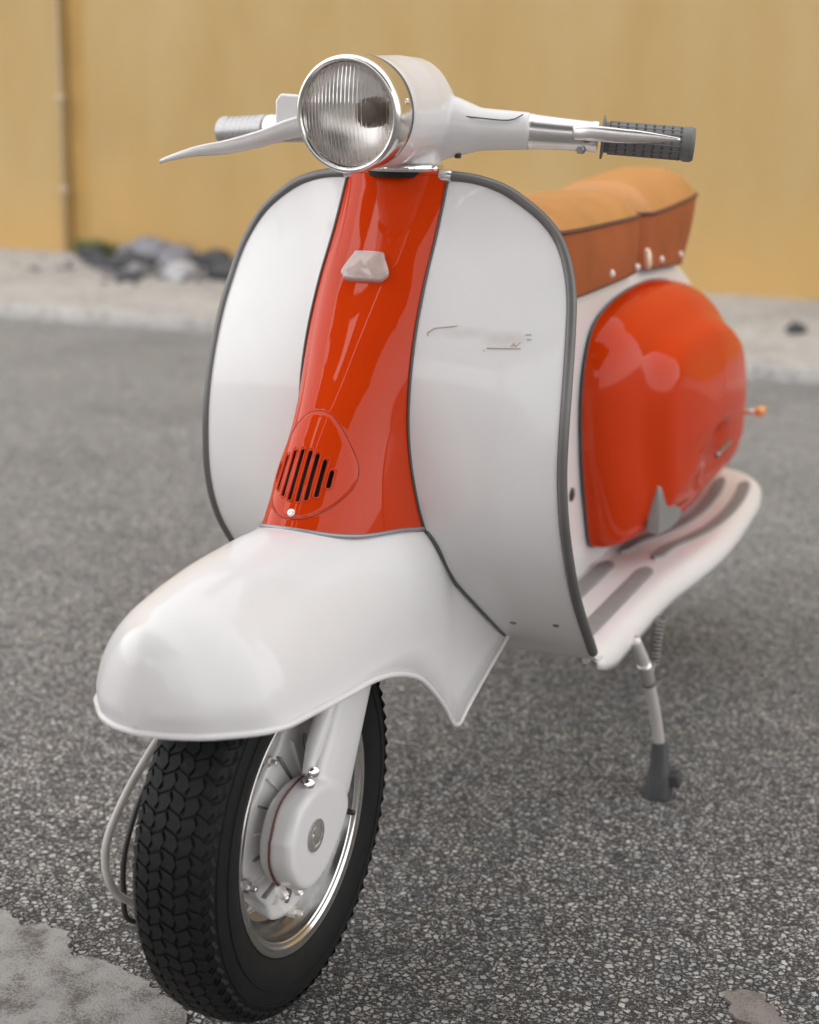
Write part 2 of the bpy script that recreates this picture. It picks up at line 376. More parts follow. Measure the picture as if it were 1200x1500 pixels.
crumbs('loose_grit', [(rg.uniform(-1.0, 1.9), rg.uniform(-.4, 2.6), rg.choice((.0016, .002, .0026, .0038))) for _ in range(900)], GRIT, 1)
edge_ = [(-.55, .05), (-.385, .025), (-.335, .0), (-.275, .012), (-.245, -.028), (-.18, -.024), (-.118, -.05), (-.045, -.088), (.02, -.16)]
sp_ = []
for (x0, y0), (x1, y1) in zip(edge_, edge_[1:]):
    for _ in range(26): t = rg.random(); sp_.append((x0+(x1-x0)*t+rg.gauss(0, .014), y0+(y1-y0)*t+rg.gauss(.004, .014), rg.choice((.0014, .002, .003))))
crumbs('mortar_crumbs', sp_, PATCHM, 2)
crumbs('rubble_crumbs', [(rg.gauss(-3.6, .42), rg.gauss(5.55, .25), rg.uniform(.012, .035)) for _ in range(160)], mat('rubble_bits', (.13, .13, .135), .8, noise_amt=.6, nscale=9), 3).location.z = .06

# the yellow wall: a thing with its sections, a joint strip coloured as shade, and conduit
wall = bpy.data.objects.new('yellow_wall', None); wall.location = (-2.5, 6.2, 0); C.objects.link(wall)
tag(wall, 'long yellow stuccoed wall standing behind the pavement', 'wall')
def wbox(name, x0, x1, y0, y1, z0, z1, m, bev=.006):
    o = box(name, ((x0+x1)/2+2.5, (y0+y1)/2-6.2, (z0+z1)/2), (x1-x0, y1-y0, z1-z0), m, wall, bevel=bev); return o
wbox('wall_panel', -4.50, 6, 6.12, 6.45, 0, 6.5, YELLOW)
wbox('wall_panel', -11, -4.63, 6.09, 6.45, 0, 6.5, YELLOW)
OCHRE_SHADE = mat('ochre_shade', (.40, .245, .075), .8, noise_amt=.08, nscale=5)  # darker ochre puts the shade beside the wall seam into the colour
wbox('shade_strip', -4.629, -4.501, 6.135, 6.45, 0, 6.5, OCHRE_SHADE)
tube('conduit', [(-4.638+2.5, 6.075-6.2, .06), (-4.638+2.5, 6.075-6.2, 1.0), (-4.638+2.5, 6.075-6.2, 6.4)], .0075, GREYPIPE, wall, n=8)
for z in (.42, .92, 2.4): box('pipe_clip', (-4.632+2.5, 6.07-6.2, z), (.055, .03, .025), GREYPIPE, wall, bevel=.004)

# heap of rubble at the foot of the wall
STN = [mat('dark_stone', (.045, .047, .052), .8, noise_amt=.3, nscale=14, bump=.6, bscale=30),
       mat('grey_stone', (.17, .17, .185), .8, noise_amt=.25, nscale=12, bump=.6, bscale=30),
       mat('pale_stone', (.38, .38, .39), .8, noise_amt=.3, nscale=12, bump=.5, bscale=30)]
def stone(p, s, k, seed, label=None, group='lumps of rubble in the heap by the wall'):
    bm = bmesh.new(); bmesh.ops.create_icosphere(bm, subdivisions=2, radius=1)
    for v in bm.verts:
        d = v.co.normalized(); q = 1+.35*noise.noise(d*1.3+Vector((seed, 0, 0)))+.12*noise.noise(d*4+Vector((seed, 9, 0)))
        v.co = Vector((d.x*s[0]*q, d.y*s[1]*q, d.z*s[2]*q))
    o = frombm('stone', bm, STN[k], None, smooth=False)
    o.location = p; o.rotation_euler = (0, 0, seed*2.3); tag(o, label, 'stone', group); return o
heap = [(-4.30, 5.85, .11, .13, .07, 0, 'dark flat rubble lump at the left end of the heap by the wall'),
        (-4.14, 6.00, .12, .10, .09, 1, 'grey rubble lump against the wall near the left end of the heap'),
        (-4.05, 5.60, .10, .10, .06, 0, 'low dark rubble lump at the front left of the heap'),
        (-3.96, 5.92, .19, .16, .14, 1, 'largest grey rubble lump, topmost of the heap by the wall'),
        (-3.86, 5.55, .14, .10, .09, 0, 'dark rubble lump in front of the largest lump'),
        (-3.76, 5.86, .14, .14, .12, 1, 'grey rubble lump just right of the largest lump'),
        (-3.68, 5.36, .10, .08, .07, 1, 'small grey rubble lump at the front edge of the heap'),
        (-3.62, 5.62, .12, .10, .09, 1, 'grey rubble lump in the middle of the heap behind the round pale one'),
        (-3.60, 5.14, .09, .07, .05, 0, 'smallest dark rubble lump lying foremost on the pavement'),
        (-3.54, 5.88, .13, .12, .10, 0, 'dark rubble lump against the wall behind the middle of the heap'),
        (-3.42, 5.34, .15, .11, .09, 2, 'round pale rubble lump low at the front of the heap'),
        (-3.20, 5.42, .14, .11, .10, 0, 'large dark rubble lump right of the round pale one'),
        (-3.26, 5.72, .16, .12, .10, 1, 'broad grey rubble lump behind the large dark one'),
        (-3.02, 5.62, .14, .11, .09, 0, 'dark rubble lump nearest the scooter at the right end of the heap'),
        (-2.94, 5.84, .15, .12, .10, 1, 'grey rubble lump by the wall at the right end of the heap')]
for i, (x, y, a, b_, c_, k, lb) in enumerate(heap): stone((x, y, .06+c_*.38), (a*.82, b_*.8, c_*.6), k, i*1.7+.3, lb)
stone((-.33, 5.02, .075), (.05, .04, .028), 0, 3.3, 'small dark stone lying alone on the pavement at the right', None)
# weeds by the wall foot
WEED = mat('weed_leaf', (.08, .12, .04), .6)
def weed(x, y, seed):
    rnd = random.Random(seed); v = []; f = []
    for k in range(70):
        a = rnd.uniform(0, 2*PI); L = rnd.uniform(.04, .12); wd = rnd.uniform(.004, .009); t = rnd.uniform(.2, 1.1)
        bx, by = rnd.gauss(0, .05), rnd.gauss(0, .03); i = len(v)
        dx, dy = math.cos(a), math.sin(a)
        v += [(bx-dy*wd, by+dx*wd, 0), (bx+dy*wd, by-dx*wd, 0), (bx+dx*L*math.sin(t)*.5+dy*wd, by+dy*L*math.sin(t)*.5-dx*wd, L*.6), (bx+dx*L*math.sin(t), by+dy*L*math.sin(t), L*math.cos(t)+.01)]
        f += [(i, i+1, i+2), (i, i+2, i+3)]
    o = pydata('weed', v, f, WEED, None, False); o.location = (x, y, .06); return o
tag(weed(-4.45, 6.0, 1), 'small green weed growing left of the rubble heap', 'weed')
tag(weed(-4.38, 6.05, 2), 'small weed tuft at the wall foot behind the left end of the rubble', 'weed')

# the street's other side, behind the photographer: what the paint reflects
opp = bpy.data.objects.new('street_house', None); opp.location = (0, -17, 0); C.objects.link(opp)
tag(opp, 'low plastered house facing the scooter across the yard, out of frame', 'house')
HOUSE = mat('house_plaster', (.36, .32, .28), .85, noise_amt=.1, nscale=1)
ROOFM = mat('roof_tile', (.16, .08, .05), .8, noise_amt=.2, nscale=3)
WGL = mat('window_glass', (.03, .035, .04), .08)
FRM = mat('window_frame', (.6, .58, .55), .5)
box('wall', (2, -2, 1.9), (22, 4, 3.8), HOUSE, opp, bevel=.01)
prism('roof', [(-2.4, 3.8), (2.4, 3.8), (0, 5.2)], 22.6, ROOFM, opp, Matrix(((0, 0, 1, -9.3), (1, 0, 0, -2), (0, 1, 0, 0), (0, 0, 0, 1))), bevel=.01)
for i in range(6):
    wn = box('window', (-7+i*3.4, .03, 1.8), (1.3, .08, 1.5), FRM, opp, bevel=.01)
    for s in (-1, 1): box('pane', (-7+i*3.4+s*.31, .075, 1.8), (.54, .012, 1.3), WGL, wn, bevel=.001)
# added unseen roof: darkens the near asphalt, and its gaps streak the paint's reflections
can = bpy.data.objects.new('shade_roof', None); can.location = (1, -3.35, 0); C.objects.link(can)
tag(can, 'added flat timber roof, out of frame, to shade the asphalt and streak the paint', 'shade_roof')
TIMB = mat('dark_timber', (.10, .085, .07), .8, noise_amt=.2, nscale=4)
for x0, x1 in ((-3.4, -2.35), (-2.05, -1.35), (-1.22, 3.0)): box('roof_panel', ((x0+x1)/2, .2, 3.25), (x1-x0, 5.0, .06), TIMB, can, bevel=.004)
for y in (-2.0, -.4, 1.2, 2.4): box('beam', (-.2, y, 3.14), (6.6, .09, .16), TIMB, can, bevel=.004)
for x in (-3.2, 2.8):
    for y in (-2.1, .8): box('post', (x, y, 1.53), (.11, .11, 3.06), TIMB, can, bevel=.006)

# ================================================================== THE SCOOTER
sc = bpy.data.objects.new('motor_scooter', None); C.objects.link(sc)
tag(sc, 'vintage white and orange motor scooter with tan saddles parked on the asphalt', 'scooter')

# ---- leg shield
EDGE = [(.055, .300, .862), (.09, .303, .859), (.124, .304, .850), (.148, .307, .836), (.171, .310, .818), (.188, .311, .797), (.201, .305, .77), (.2095, .296, .738),
        (.215, .281, .7), (.219, .265, .65), (.221, .254, .6), (.222, .251, .55), (.224, .258, .5), (.225, .279, .45), (.223, .312, .405), (.22, .353, .362),
        (.218, .40, .315), (.214, .437, .284), (.211, .462, .268)]
E_ = cr(EDGE, 90)
IYT = [(.26, .47), (.28, .445), (.31, .395), (.35, .335), (.40, .272), (.45, .225), (.5, .200), (.55, .190), (.6, .188), (.65, .192), (.7, .207), (.75, .232), (.8, .265), (.86, .300)]
IY = lambda z: itp(z, IYT)
EX = lambda z: float(np.interp(-z, -E_[:, 2], E_[:, 0])); EY = lambda z: float(np.interp(-z, -E_[:, 2], E_[:, 1]))
def shield_y(X, z):
    X = abs(X); xe = max(EX(z), .06); s = min(max((X-.03)/(xe-.03), 0), 1)
    return IY(z)+(EY(z)-IY(z))*s**1.7
rows = []
for e in E_:
    hw = [(-1, )]; row = []
    for s in np.linspace(-1, 1, 49):
        X = e[0]*s; t = max((abs(X)-.03)/(max(e[0], .06)-.03), 0)
        zz = e[2]
        row.append((X, IY(zz)+(e[1]-IY(zz))*min(t, 1)**1.7, zz))
    rows.append(row)
# roll under to the floor
for k, (y, z) in enumerate(((.475, .262), (.50, .258))): rows.append([(E_[-1, 0]*s*(1-.01*k), y, z) for s in np.linspace(-1, 1, 49)])
SHW = mat('shield_paint', (.76, .742, .735), .4, spec=.3, coat=.6, noise_amt=.03, nscale=7, coat_rough=.06)
def stain(m, spots, col):
    n, l, b = nodes(m); src = b.inputs['Base Color'].links[0].from_socket
    g = n.new('ShaderNodeNewGeometry'); nz = N(n, 'ShaderNodeTexNoise'); nz.inputs['Scale'].default_value = 60; l.new(g.outputs['Position'], nz.inputs['Vector'])
    for cx, cz, rx, rz, amt in spots:
        mp = N(n, 'ShaderNodeMapping'); mp.vector_type = 'TEXTURE'; mp.inputs['Location'].default_value = (cx, .25, cz); mp.inputs['Scale'].default_value = (rx, 1, rz)
        l.new(g.outputs['Position'], mp.inputs[0]); gr = N(n, 'ShaderNodeTexGradient', gradient_type='SPHERICAL'); l.new(mp.outputs[0], gr.inputs[0])
        ml = N(n, 'ShaderNodeMath', operation='MULTIPLY'); l.new(gr.outputs['Fac'], ml.inputs[0]); l.new(nz.outputs['Fac'], ml.inputs[1])
        m2 = N(n, 'ShaderNodeMath', operation='MULTIPLY'); m2.use_clamp = True; m2.inputs[1].default_value = amt; l.new(ml.outputs[0], m2.inputs[0])
        mx = N(n, 'ShaderNodeMixRGB'); mx.inputs[2].default_value = (*col, 1); l.new(m2.outputs[0], mx.inputs[0]); l.new(src, mx.inputs[1]); src = mx.outputs[0]
    l.new(src, b.inputs['Base Color'])
stain(SHW, [(.112, .7015, .040, .0085, .55), (.155, .695, .026, .011, 1.1), (.15, .565, .02, .10, .12)], (.46, .37, .32))
shield = grid('leg_shield', rows, SHW, sc, solid=.0022, offset=0)
for s in (-1, 1):
    P = E_[:86].copy(); P[:, 0] *= s
    t = tube('edge_trim', P+np.array([0, .001, 0]), .0062, TRIM, shield, segs=12)
    lathe('trim_cap', [(-.006, .0001), (-.006, .0075), (.006, .0075), (.008, .0065), (.008, .0001)], ALU, t, axis='X', center=(s*.058, .3005, .8615), segs=14)
def shn(X, z):
    d = .004; yx = (shield_y(X+d, z)-shield_y(X-d, z))/(2*d); yz = (shield_y(X, z+d)-shield_y(X, z-d))/(2*d)
    return Vector((yx, -1, yz)).normalized()
for X, z in ((.1335, .335), (.186, .338)):
    y = shield_y(X, z); screw('screw', (X, y-.001, z), shn(X, z), .0042, DULL, shield)
# ghost of the removed chrome script on the right half
def sstroke(a, b, r=.0009):
    pts = [(x, shield_y(x, z)-.0016, z) for x, z in (np.array(a)*(1-t)+np.array(b)*t for t in np.linspace(0, 1, 6))]
    return pts
SCR = mat('worn_script', (.58, .50, .46), .45, .2)
sb = tube('script_badge', sstroke((.139, .687), (.171, .687)), .0011, SCR, shield, segs=6)
for a, b in (((.083, .706), (.106, .709)), ((.083, .706), (.077, .701)), ((.077, .701), (.078, .698)), ((.136, .685), (.137, .684)), ((.176, .696), (.180, .696)), ((.174, .701), (.179, .701)), ((.162, .689), (.164, .693)), ((.164, .693), (.166, .689)), ((.166, .689), (.170, .694))):
    tube('script_stroke', sstroke(a, b), .0008, SCR, sb, segs=6)

# ---- orange front cover
WT = [(.42, .087), (.47, .080), (.52, .0735), (.56, .0685), (.6, .0652), (.65, .0645), (.7, .0635), (.75, .0625), (.8, .0615), (.865, .0605)]
NT = [(.42, -.005), (.44, .000), (.47, .012), (.50, .026), (.532, .045), (.56, .062), (.59, .083), (.626, .112), (.66, .140), (.7, .168), (.766, .217), (.80, .243), (.865, .288)]
PT = [(.42, 2.2), (.55, 2.2), (.65, 2.4), (.75, 3.0), (.865, 3.4)]
QT = [(.42, 1.9), (.5, 1.75), (.55, 1.45), (.6, 1.1), (.64, 1.0), (.7, 1.0), (.865, 1.0)]
def cov(th, z):
    """front cover surface, th -90..90 deg across its width"""
    return cov_at(itp(z, WT)*math.sin(th), z)
def cov_at(X, z):
    W, Nn, pp, q = itp(z, WT), itp(z, NT), itp(z, PT), itp(z, QT); E = shield_y(W, z)-.001
    return Vector((X, E-(E-Nn)*max(1-min(abs(X)/W, 1)**pp, 0)**(1/q), z))
def cov_n(X, z):
    a = cov_at(X+.002, z)-cov_at(X-.002, z); b = cov_at(X, z+.002)-cov_at(X, z-.002); n = a.cross(b).normalized()
    return n if n.y < 0 else -n
# mudguard surface functions (needed for the joint)
ZC = [(-.245, .4015), (-.243, .438), (-.240, .461), (-.233, .480), (-.205, .4965), (-.165, .5085), (-.105, .5185), (-.025, .5211), (.075, .5120), (.175, .504), (.255, .495), (.43, .470)]
ZR = [(-.245, .4004), (-.233, .398), (-.205, .3938), (-.165, .3903), (-.105, .3858), (-.025, .3788), (.030, .373), (.075, .3624), (.11, .350), (.145, .333), (.175, .311), (.215, .276), (.250, .240), (.262, .237), (.275, .243), (.43, .300)]
WM = [(-.245, .0021), (-.243, .013), (-.240, .0225), (-.233, .0356), (-.220, .053), (-.205, .0663), (-.165, .0950), (-.105, .1024), (-.025, .105), (.175, .1055), (.43, .107)]
NM = [(-.245, 1.80), (-.1, 1.85), (.03, 2.3), (.09, 3.0), (.16, 4.0), (.21, 4.2), (.275, 2.9), (.43, 2.7)]
def mud(th, Y):
    w_, zc, zr, e = itp(Y, WM), itp(Y, ZC), itp(Y, ZR), itp(Y, NM)
    s, c = math.sin(th), math.cos(th)
    X = w_*math.copysign(abs(s)**(2/e), s)
    vy = max(0, min(1, (Y+.19)/.08))*max(0, min(1, (.12-Y)/.08))
    Z0 = zr+(zc-zr)*abs(c)**(2/e); fl = math.exp(-max(Z0-zr, 0)/.011)
    ins = .0035*(1-fl); nose = max(0, min(1, (-.10-Y)/.12))
    X *= 1-ins/w_*min(1, w_/.05)*(.2 if nose > .5 else 1)
    hump = max(0, min(1, (Z0-zr)/.02))
    return Vector((X, Y-.0075*nose*hump, Z0-.0042*vy*math.exp(-((abs(X)-.060)/.013)**2)))
def mud_z(X, Y):
    w_, zc, zr, e = itp(Y, WM), itp(Y, ZC), itp(Y, ZR), itp(Y, NM)
    return zr+(zc-zr)*max(1-min(abs(X)/w_, 1)**e, 0)**(1/e)
ths = np.linspace(-PI/2, PI/2, 111)
zs = np.r_[np.linspace(.44, .52, 16)[:-1], np.linspace(.52, .632, 62), np.linspace(.64, .862, 34)]
EGG = [(0, .6262), (.0075, .6252), (.0158, .6211), (.0249, .6116), (.0335, .598), (.0405, .5839), (.0445, .5735), (.0465, .5635), (.0462, .5538), (.0435, .546), (.0368, .5376), (.0294, .5325), (.0202, .5284), (.0075, .5262), (0, .526)]
EG = cr(EGG+[(-x, z) for x, z in EGG[-2:0:-1]]+[EGG[0]], 140)[:-1]
def raised(p):
    if not (.515 < p.z < .64): return p
    d = np.hypot(EG[:, 0]-p.x, EG[:, 1]-p.z); i = int(d.argmin())
    side = math.hypot(p.x, p.z-.567) < math.hypot(EG[i, 0], EG[i, 1]-.567)
    t = min(max(d[i]/.0035, 0), 1) if side else 0
    return p+cov_n(p.x, p.z)*.0014*t*t*(3-2*t) if abs(p.x) < itp(p.z, WT)*.97 else p
cover = grid('column_cover', [[raised(cov(t, z)) for t in ths] for z in zs], ORANGE, sc, solid=.0018, offset=1)
# top of the cover folds in towards the neck
top = [cov(t, .862) for t in ths]
rr_ = []
for k, (s, dz) in enumerate(((1, 0), (.985, .0035), (.95, .005), (.80, .0055))):
    rr_.append([(p.x*s, .30+(p.y-.30)*s+(1-s)*.12, .862+dz) for p in top])
grid('cover_collar', rr_, ORANGE, cover, solid=.0015)
# slots: cutters through the cover
cut = bmesh.new(); loops = []
SLOT = [(-.0330, .563, .020), (-.0238, .565, .040), (-.0140, .5665, .052), (-.0048, .5665, .057), (.0043, .566, .057), (.0124, .5655, .052), (.0207, .564, .0415), (.0285, .5625, .020)]
for X, zc, h in SLOT:
    p = cov_at(X, zc); nn = cov_n(X, zc)
    d = Vector((X*4, -1, .55)).normalized()
    mt = frame(p-d*.012, d)
    ol = [mt@Vector((x, y, 0)) for x, y in capsule2d(.0046, h*1.0)]
    vs = [cut.verts.new(q) for q in ol]; f = cut.faces.new(vs)
    g = bmesh.ops.extrude_face_region(cut, geom=[f])
    for q in g['geom']:
        if isinstance(q, bmesh.types.BMVert): q.co += d*.03
    lp = []
    for x, y in capsule2d(.0057, h+.0012, 8):
        q = p+frame(p, d).to_3x3()@Vector((x, y, 0)); c_ = cov_at(q.x, q.z); lp.append(c_+cov_n(q.x, q.z)*.0015)
    loops.append(lp)
bmesh.ops.recalc_face_normals(cut, faces=cut.faces)
cme = bpy.data.meshes.new('cutter'); cut.to_mesh(cme); cut.free()
cob = bpy.data.objects.new('cutter', cme); C.objects.link(cob)
bo = cover.modifiers.new('slots', 'BOOLEAN'); bo.operation = 'DIFFERENCE'; bo.object = cob; bo.solver = 'EXACT'
dg = bpy.context.evaluated_depsgraph_get(); nm = bpy.data.meshes.new_from_object(cover.evaluated_get(dg))
cover.modifiers.clear(); cover.data = nm; cover.data.set_sharp_from_angle(angle=R(40)); bpy.data.objects.remove(cob)
for lp in loops: tube('slot_lip', lp, .0008, ORANGE, cover, segs=6, closed=True)
grid('grille_backing', [[cov_at(x, z)+Vector((0, .014, 0)) for x in np.linspace(-.05, .05, 12)] for z in np.linspace(.53, .62, 10)], DARK, cover)
# outline of the horn grille panel: a fine raised egg-shaped seam
EGG = [(0, .6262), (.0075, .6252), (.0158, .6211), (.0249, .6116), (.0335, .598), (.0405, .5839), (.0445, .5735), (.0465, .5635), (.0462, .5538), (.0435, .546), (.0368, .5376), (.0294, .5325), (.0202, .5284), (.0075, .5262), (0, .526)]
seam = []
for x, z in cr(EGG+[(-x, z) for x, z in EGG[-2:0:-1]]+[EGG[0]], 100)[:-1]:
    x = max(min(x, itp(z, WT)*.95), -itp(z, WT)*.95); seam.append(cov_at(x, z)+cov_n(x, z)*.0001)
SEAM = mat('seam_line', (.26, .016, .004), .4)
tube('panel_seam', seam, .0006, SEAM, cover, segs=6, closed=True)
q = cov_at(.001, .5312); screw('screw', q+cov_n(.001, .5312)*.0012, cov_n(.001, .5312), .0042, STUD, cover)
# name plate, softly raised trapezoid
def plate():
    ol = [(-.022, -.0145), (-.026, -.008), (-.018, .012), (-.014, .0165), (.015, .0165), (.019, .012), (.0285, -.007), (.025, -.0145), (.02, -.0175), (-.017, -.0175)]
    P = cr(ol+[ol[0]], 60)[:-1]; rows = []
    for k, (s, d) in enumerate(((1, -.003), (1, .0028), (.985, .0042), (.95, .0053), (.90, .0060), (.8, .0066), (.6, .0071), (.3, .0074), (.01, .0075))):
        row = []
        for x, y in P:
            X, Z = .001+x*s, .7665+y*s*.84; c_ = cov_at(X, Z); row.append(c_+cov_n(X, Z)*d)
        rows.append(row)
    return grid('badge', rows, BADGE, cover, closed_u=True)
plate()
# seams: cover to shield (dark), cover to mudguard (pale bead)
for s in (-1, 1):
    P = [(s*(itp(z, WT)+.001), shield_y(itp(z, WT), z)-.0015, z) for z in np.linspace(.475, .865, 50)]
    tube('joint_bead', P, .0016, BEAD, cover, segs=8)
bead = []
for t in np.linspace(-PI/2*.995, PI/2*.995, 61):
    z0, z1 = .44, .60
    for _ in range(40):
        zm = (z0+z1)/2; c_ = cov(t, zm)
        if zm < mud_z(c_.x, c_.y): z0 = zm
        else: z1 = zm
    c_ = cov(t, z0); bead.append((c_.x*1.012, c_.y-.001, z0+.0005))
tube('base_bead', bead, .0024, BEADL, cover, segs=8)

# ---- front mudguard
ys = np.r_[-.245, -.2445, -.2435, -.242, -.240, -.237, np.linspace(-.232, .43, 80)]
rows = [[mud(t, y) for t in np.linspace(-PI/2, PI/2, 61)] for y in ys]
mg = grid('mudguard', rows, WHITE, sc, solid=.002, offset=-1)
lip = [mud(PI/2, y) for y in ys[::-1]]+[mud(-PI/2, y) for y in ys[1:]]
tube('rim_lip', [(p.x*1.006, p.y, p.z) for p in lip], .0032, WHITE, mg, segs=10)
for s in (-1, 1):
    P = []
    for X in np.linspace(.081, .1055, 40):
        z0, z1 = .262, .50          # where mudguard meets shield at this X
        def g(z):
            y = shield_y(X, z); return z-mud_z(X, y)
        zsn = np.linspace(.30, .50, 120); vals = [g(z) for z in zsn]
        zz = next((zsn[i] for i in range(len(zsn)) if vals[i] > 0), .5)
        P.append((s*X, shield_y(X, zz)-.002, zz))
    tube('shield_bead', cr(P[::4]+[P[-1], (s*.107, shield_y(.107, .300)-.003, .300)], 44), .0021, BEAD, mg, segs=8)

# ---- front wheel, centred at (0,0,.215)
fwc = Vector((0, 0, .215))
wheel = bpy.data.objects.new('wheel', None); wheel.location = fwc; wheel.parent = sc; C.objects.link(wheel)
TP = [(.030, .128), (.037, .136), (.0405, .141), (.0460, .156), (.0475, .171), (.0460, .184), (.0420, .1945), (.0410, .196), (.0365, .202), (.028, .2062), (.014, .2086), (0, .2094)]
TP = TP+[(-x, r) for x, r in TP[-2::-1]]
def make_tyre(parent):
    ty = lathe('tyre', TP, RUBBER, parent, segs=96, sharp=30)
    for s in (-1, 1):
        for x, r in ((.0477, .173), (.0445, .189)): tube('sidewall_rib', [(s*x, r*math.cos(a), r*math.sin(a)) for a in np.linspace(0, 2*PI, 72, endpoint=False)], .0007, RUBBER, ty, segs=5, closed=True)
    # tread: rows of interlocking zigzag lugs
    v = []; f = []; nl = 72
    cols = [(-.0420, -.0325, -1), (-.031, -.0185, 1), (-.016, -.0045, -1), (-.002, .0100, 1), (.0125, .0245, -1), (.0270, .0365, 1), (.0375, .0425, -1)]
    def rs(x): return float(np.interp(abs(x), [0, .014, .028, .0365, .0410, .0425], [.2094, .2086, .2062, .202, .196, .1945]))
    for ci, (xa, xb, dr) in enumerate(cols):
        for k in range(nl):
            a0 = 2*PI*(k+(.5 if ci % 2 else 0))/nl; da = 2*PI/nl
            # zigzag-sided lug, six corners
            ol = [(xa-.0012, -.44), (xa+.0022, 0), (xa-.0012, .42), (xb-.0012, .42+.30*dr), (xb+.0026, .0+.30*dr), (xb-.0012, -.44+.30*dr)]
            jr = random.random; jl = .0004*(jr()-.5); ol = [(x_+.0007*(jr()-.5), t_+.05*(jr()-.5)) for x_, t_ in ol]
            i = len(v)
            for h, ins in ((-.001, 1.05), (.0026, .97)):
                cx = (xa+xb)/2
                for x, t in ol:
                    x_ = cx+(x-cx)*ins; aa = a0+t*ins*da; r = rs(x_)+h+(jl if h > 0 else 0)
                    v.append((x_, r*math.cos(aa), r*math.sin(aa)))
            f.append(tuple(i+6+j for j in range(6)))
            for j in range(6): f.append((i+j, i+(j+1) % 6, i+6+(j+1) % 6, i+6+j))
    td = pydata('tread', v, f, RUBBER, ty, False); td['kind'] = 'stuff'
    return ty
make_tyre(wheel)
RP = [(.030, .1275), (.034, .131), (.0385, .137), (.0405, .1415), (.042, .1415), (.0420, .1385), (.0405, .1355), (.0412, .1340), (.0400, .1315), (.0375, .1300), (.0382, .1285), (.036, .1265)]
RI = [(.036, .1265), (.031, .1245), (.0265, .121), (.0255, .118), (.020, .1165), (.0195, .112), (.012, .110)]
RIMC = mat('rim_chrome', (.74, .72, .70), .12, 1, noise_amt=.05, nscale=50)
RIMI = mat('rim_inner_steel', (.22, .215, .21), .26, .9, noise_amt=.2, nscale=60)
rim = lathe('rim', RP, RIMC, wheel, segs=96, sharp=None)
lathe('rim_channel', RI, RIMI, wheel, segs=96, sharp=None)
lathe('rim_shell', [(-x, r) for x, r in RP+RI], RIMC, wheel, segs=72, sharp=None)
lathe('rim_well', [(.012, .110), (.0, .112), (-.012, .110)], DULL, wheel, segs=72)
# painted hub: conical drum with a lobed flange and cooling ribs
def hub_face():
    rows = []
    for a in np.linspace(0, 2*PI, 121)[:-1]:
        lob = .0925+.0145*(0.5+0.5*math.tanh(3.2*math.cos(4*a+.6)))
        prof = [(.048, .022), (.047, .036), (.040, .05), (.033, .066), (.028, .08), (.0255, lob-.006), (.0245, lob-.001), (.0215, lob), (.010, lob-.002), (-.02, .088)]
        rows.append([(x, r*math.cos(a), r*math.sin(a)) for x, r in prof])
    rows.append(rows[0]); return grid('hub', rows, HUBW, wheel)
hub = hub_face()
for k in range(20):
    a = 2*PI*k/20+.08; mt = Matrix.Rotation(a, 4, 'X')
    pr = [(.036, .0445), (.066, .0365), (.090, .0300), (.090, .024), (.066, .031), (.036, .040)]   # (r, x)
    bm = bmesh.new()
    L = [[bm.verts.new(mt@Vector((x, r, y))) for r, x in pr] for y in (-.0011, .0011)]
    bm.faces.new(L[0]); bm.faces.new(L[1][::-1])
    for j in range(6): bm.faces.new((L[0][j], L[1][j], L[1][(j+1) % 6], L[0][(j+1) % 6]))
    frombm('rib', bm, HUBW if k % 2 else DULL, hub, bevel=.0004, segs=1)
for k in range(5):
    a = 2*PI*k/5+PI/4+.12
    p = Vector((.0225, .1065*math.cos(a), .1065*math.sin(a)))
    lathe('stud', [(-.004, .006), (.008, .006), (.009, .0055), (.009, .0032), (.016, .0032), (.017, .0025), (.017, .0001)], STUD if k % 2 else ALU, hub, segs=6, mtx=frame(p, (1, 0, 0), Vector((0, 1, 0))), sharp=30)
a = R(-18); tube('valve_stem', [(.02, .112*math.cos(a), .112*math.sin(a)), (.034, .108*math.cos(a), .108*math.sin(a)), (.050, .100*math.cos(a), .100*math.sin(a))], [.004, .004, .003], CABLEB, wheel)
lathe('brake_drum', [(-.052, .001), (-.052, .05), (-.045, .085), (-.02, .092), (-.018, .09)], HUBW, wheel, segs=48)

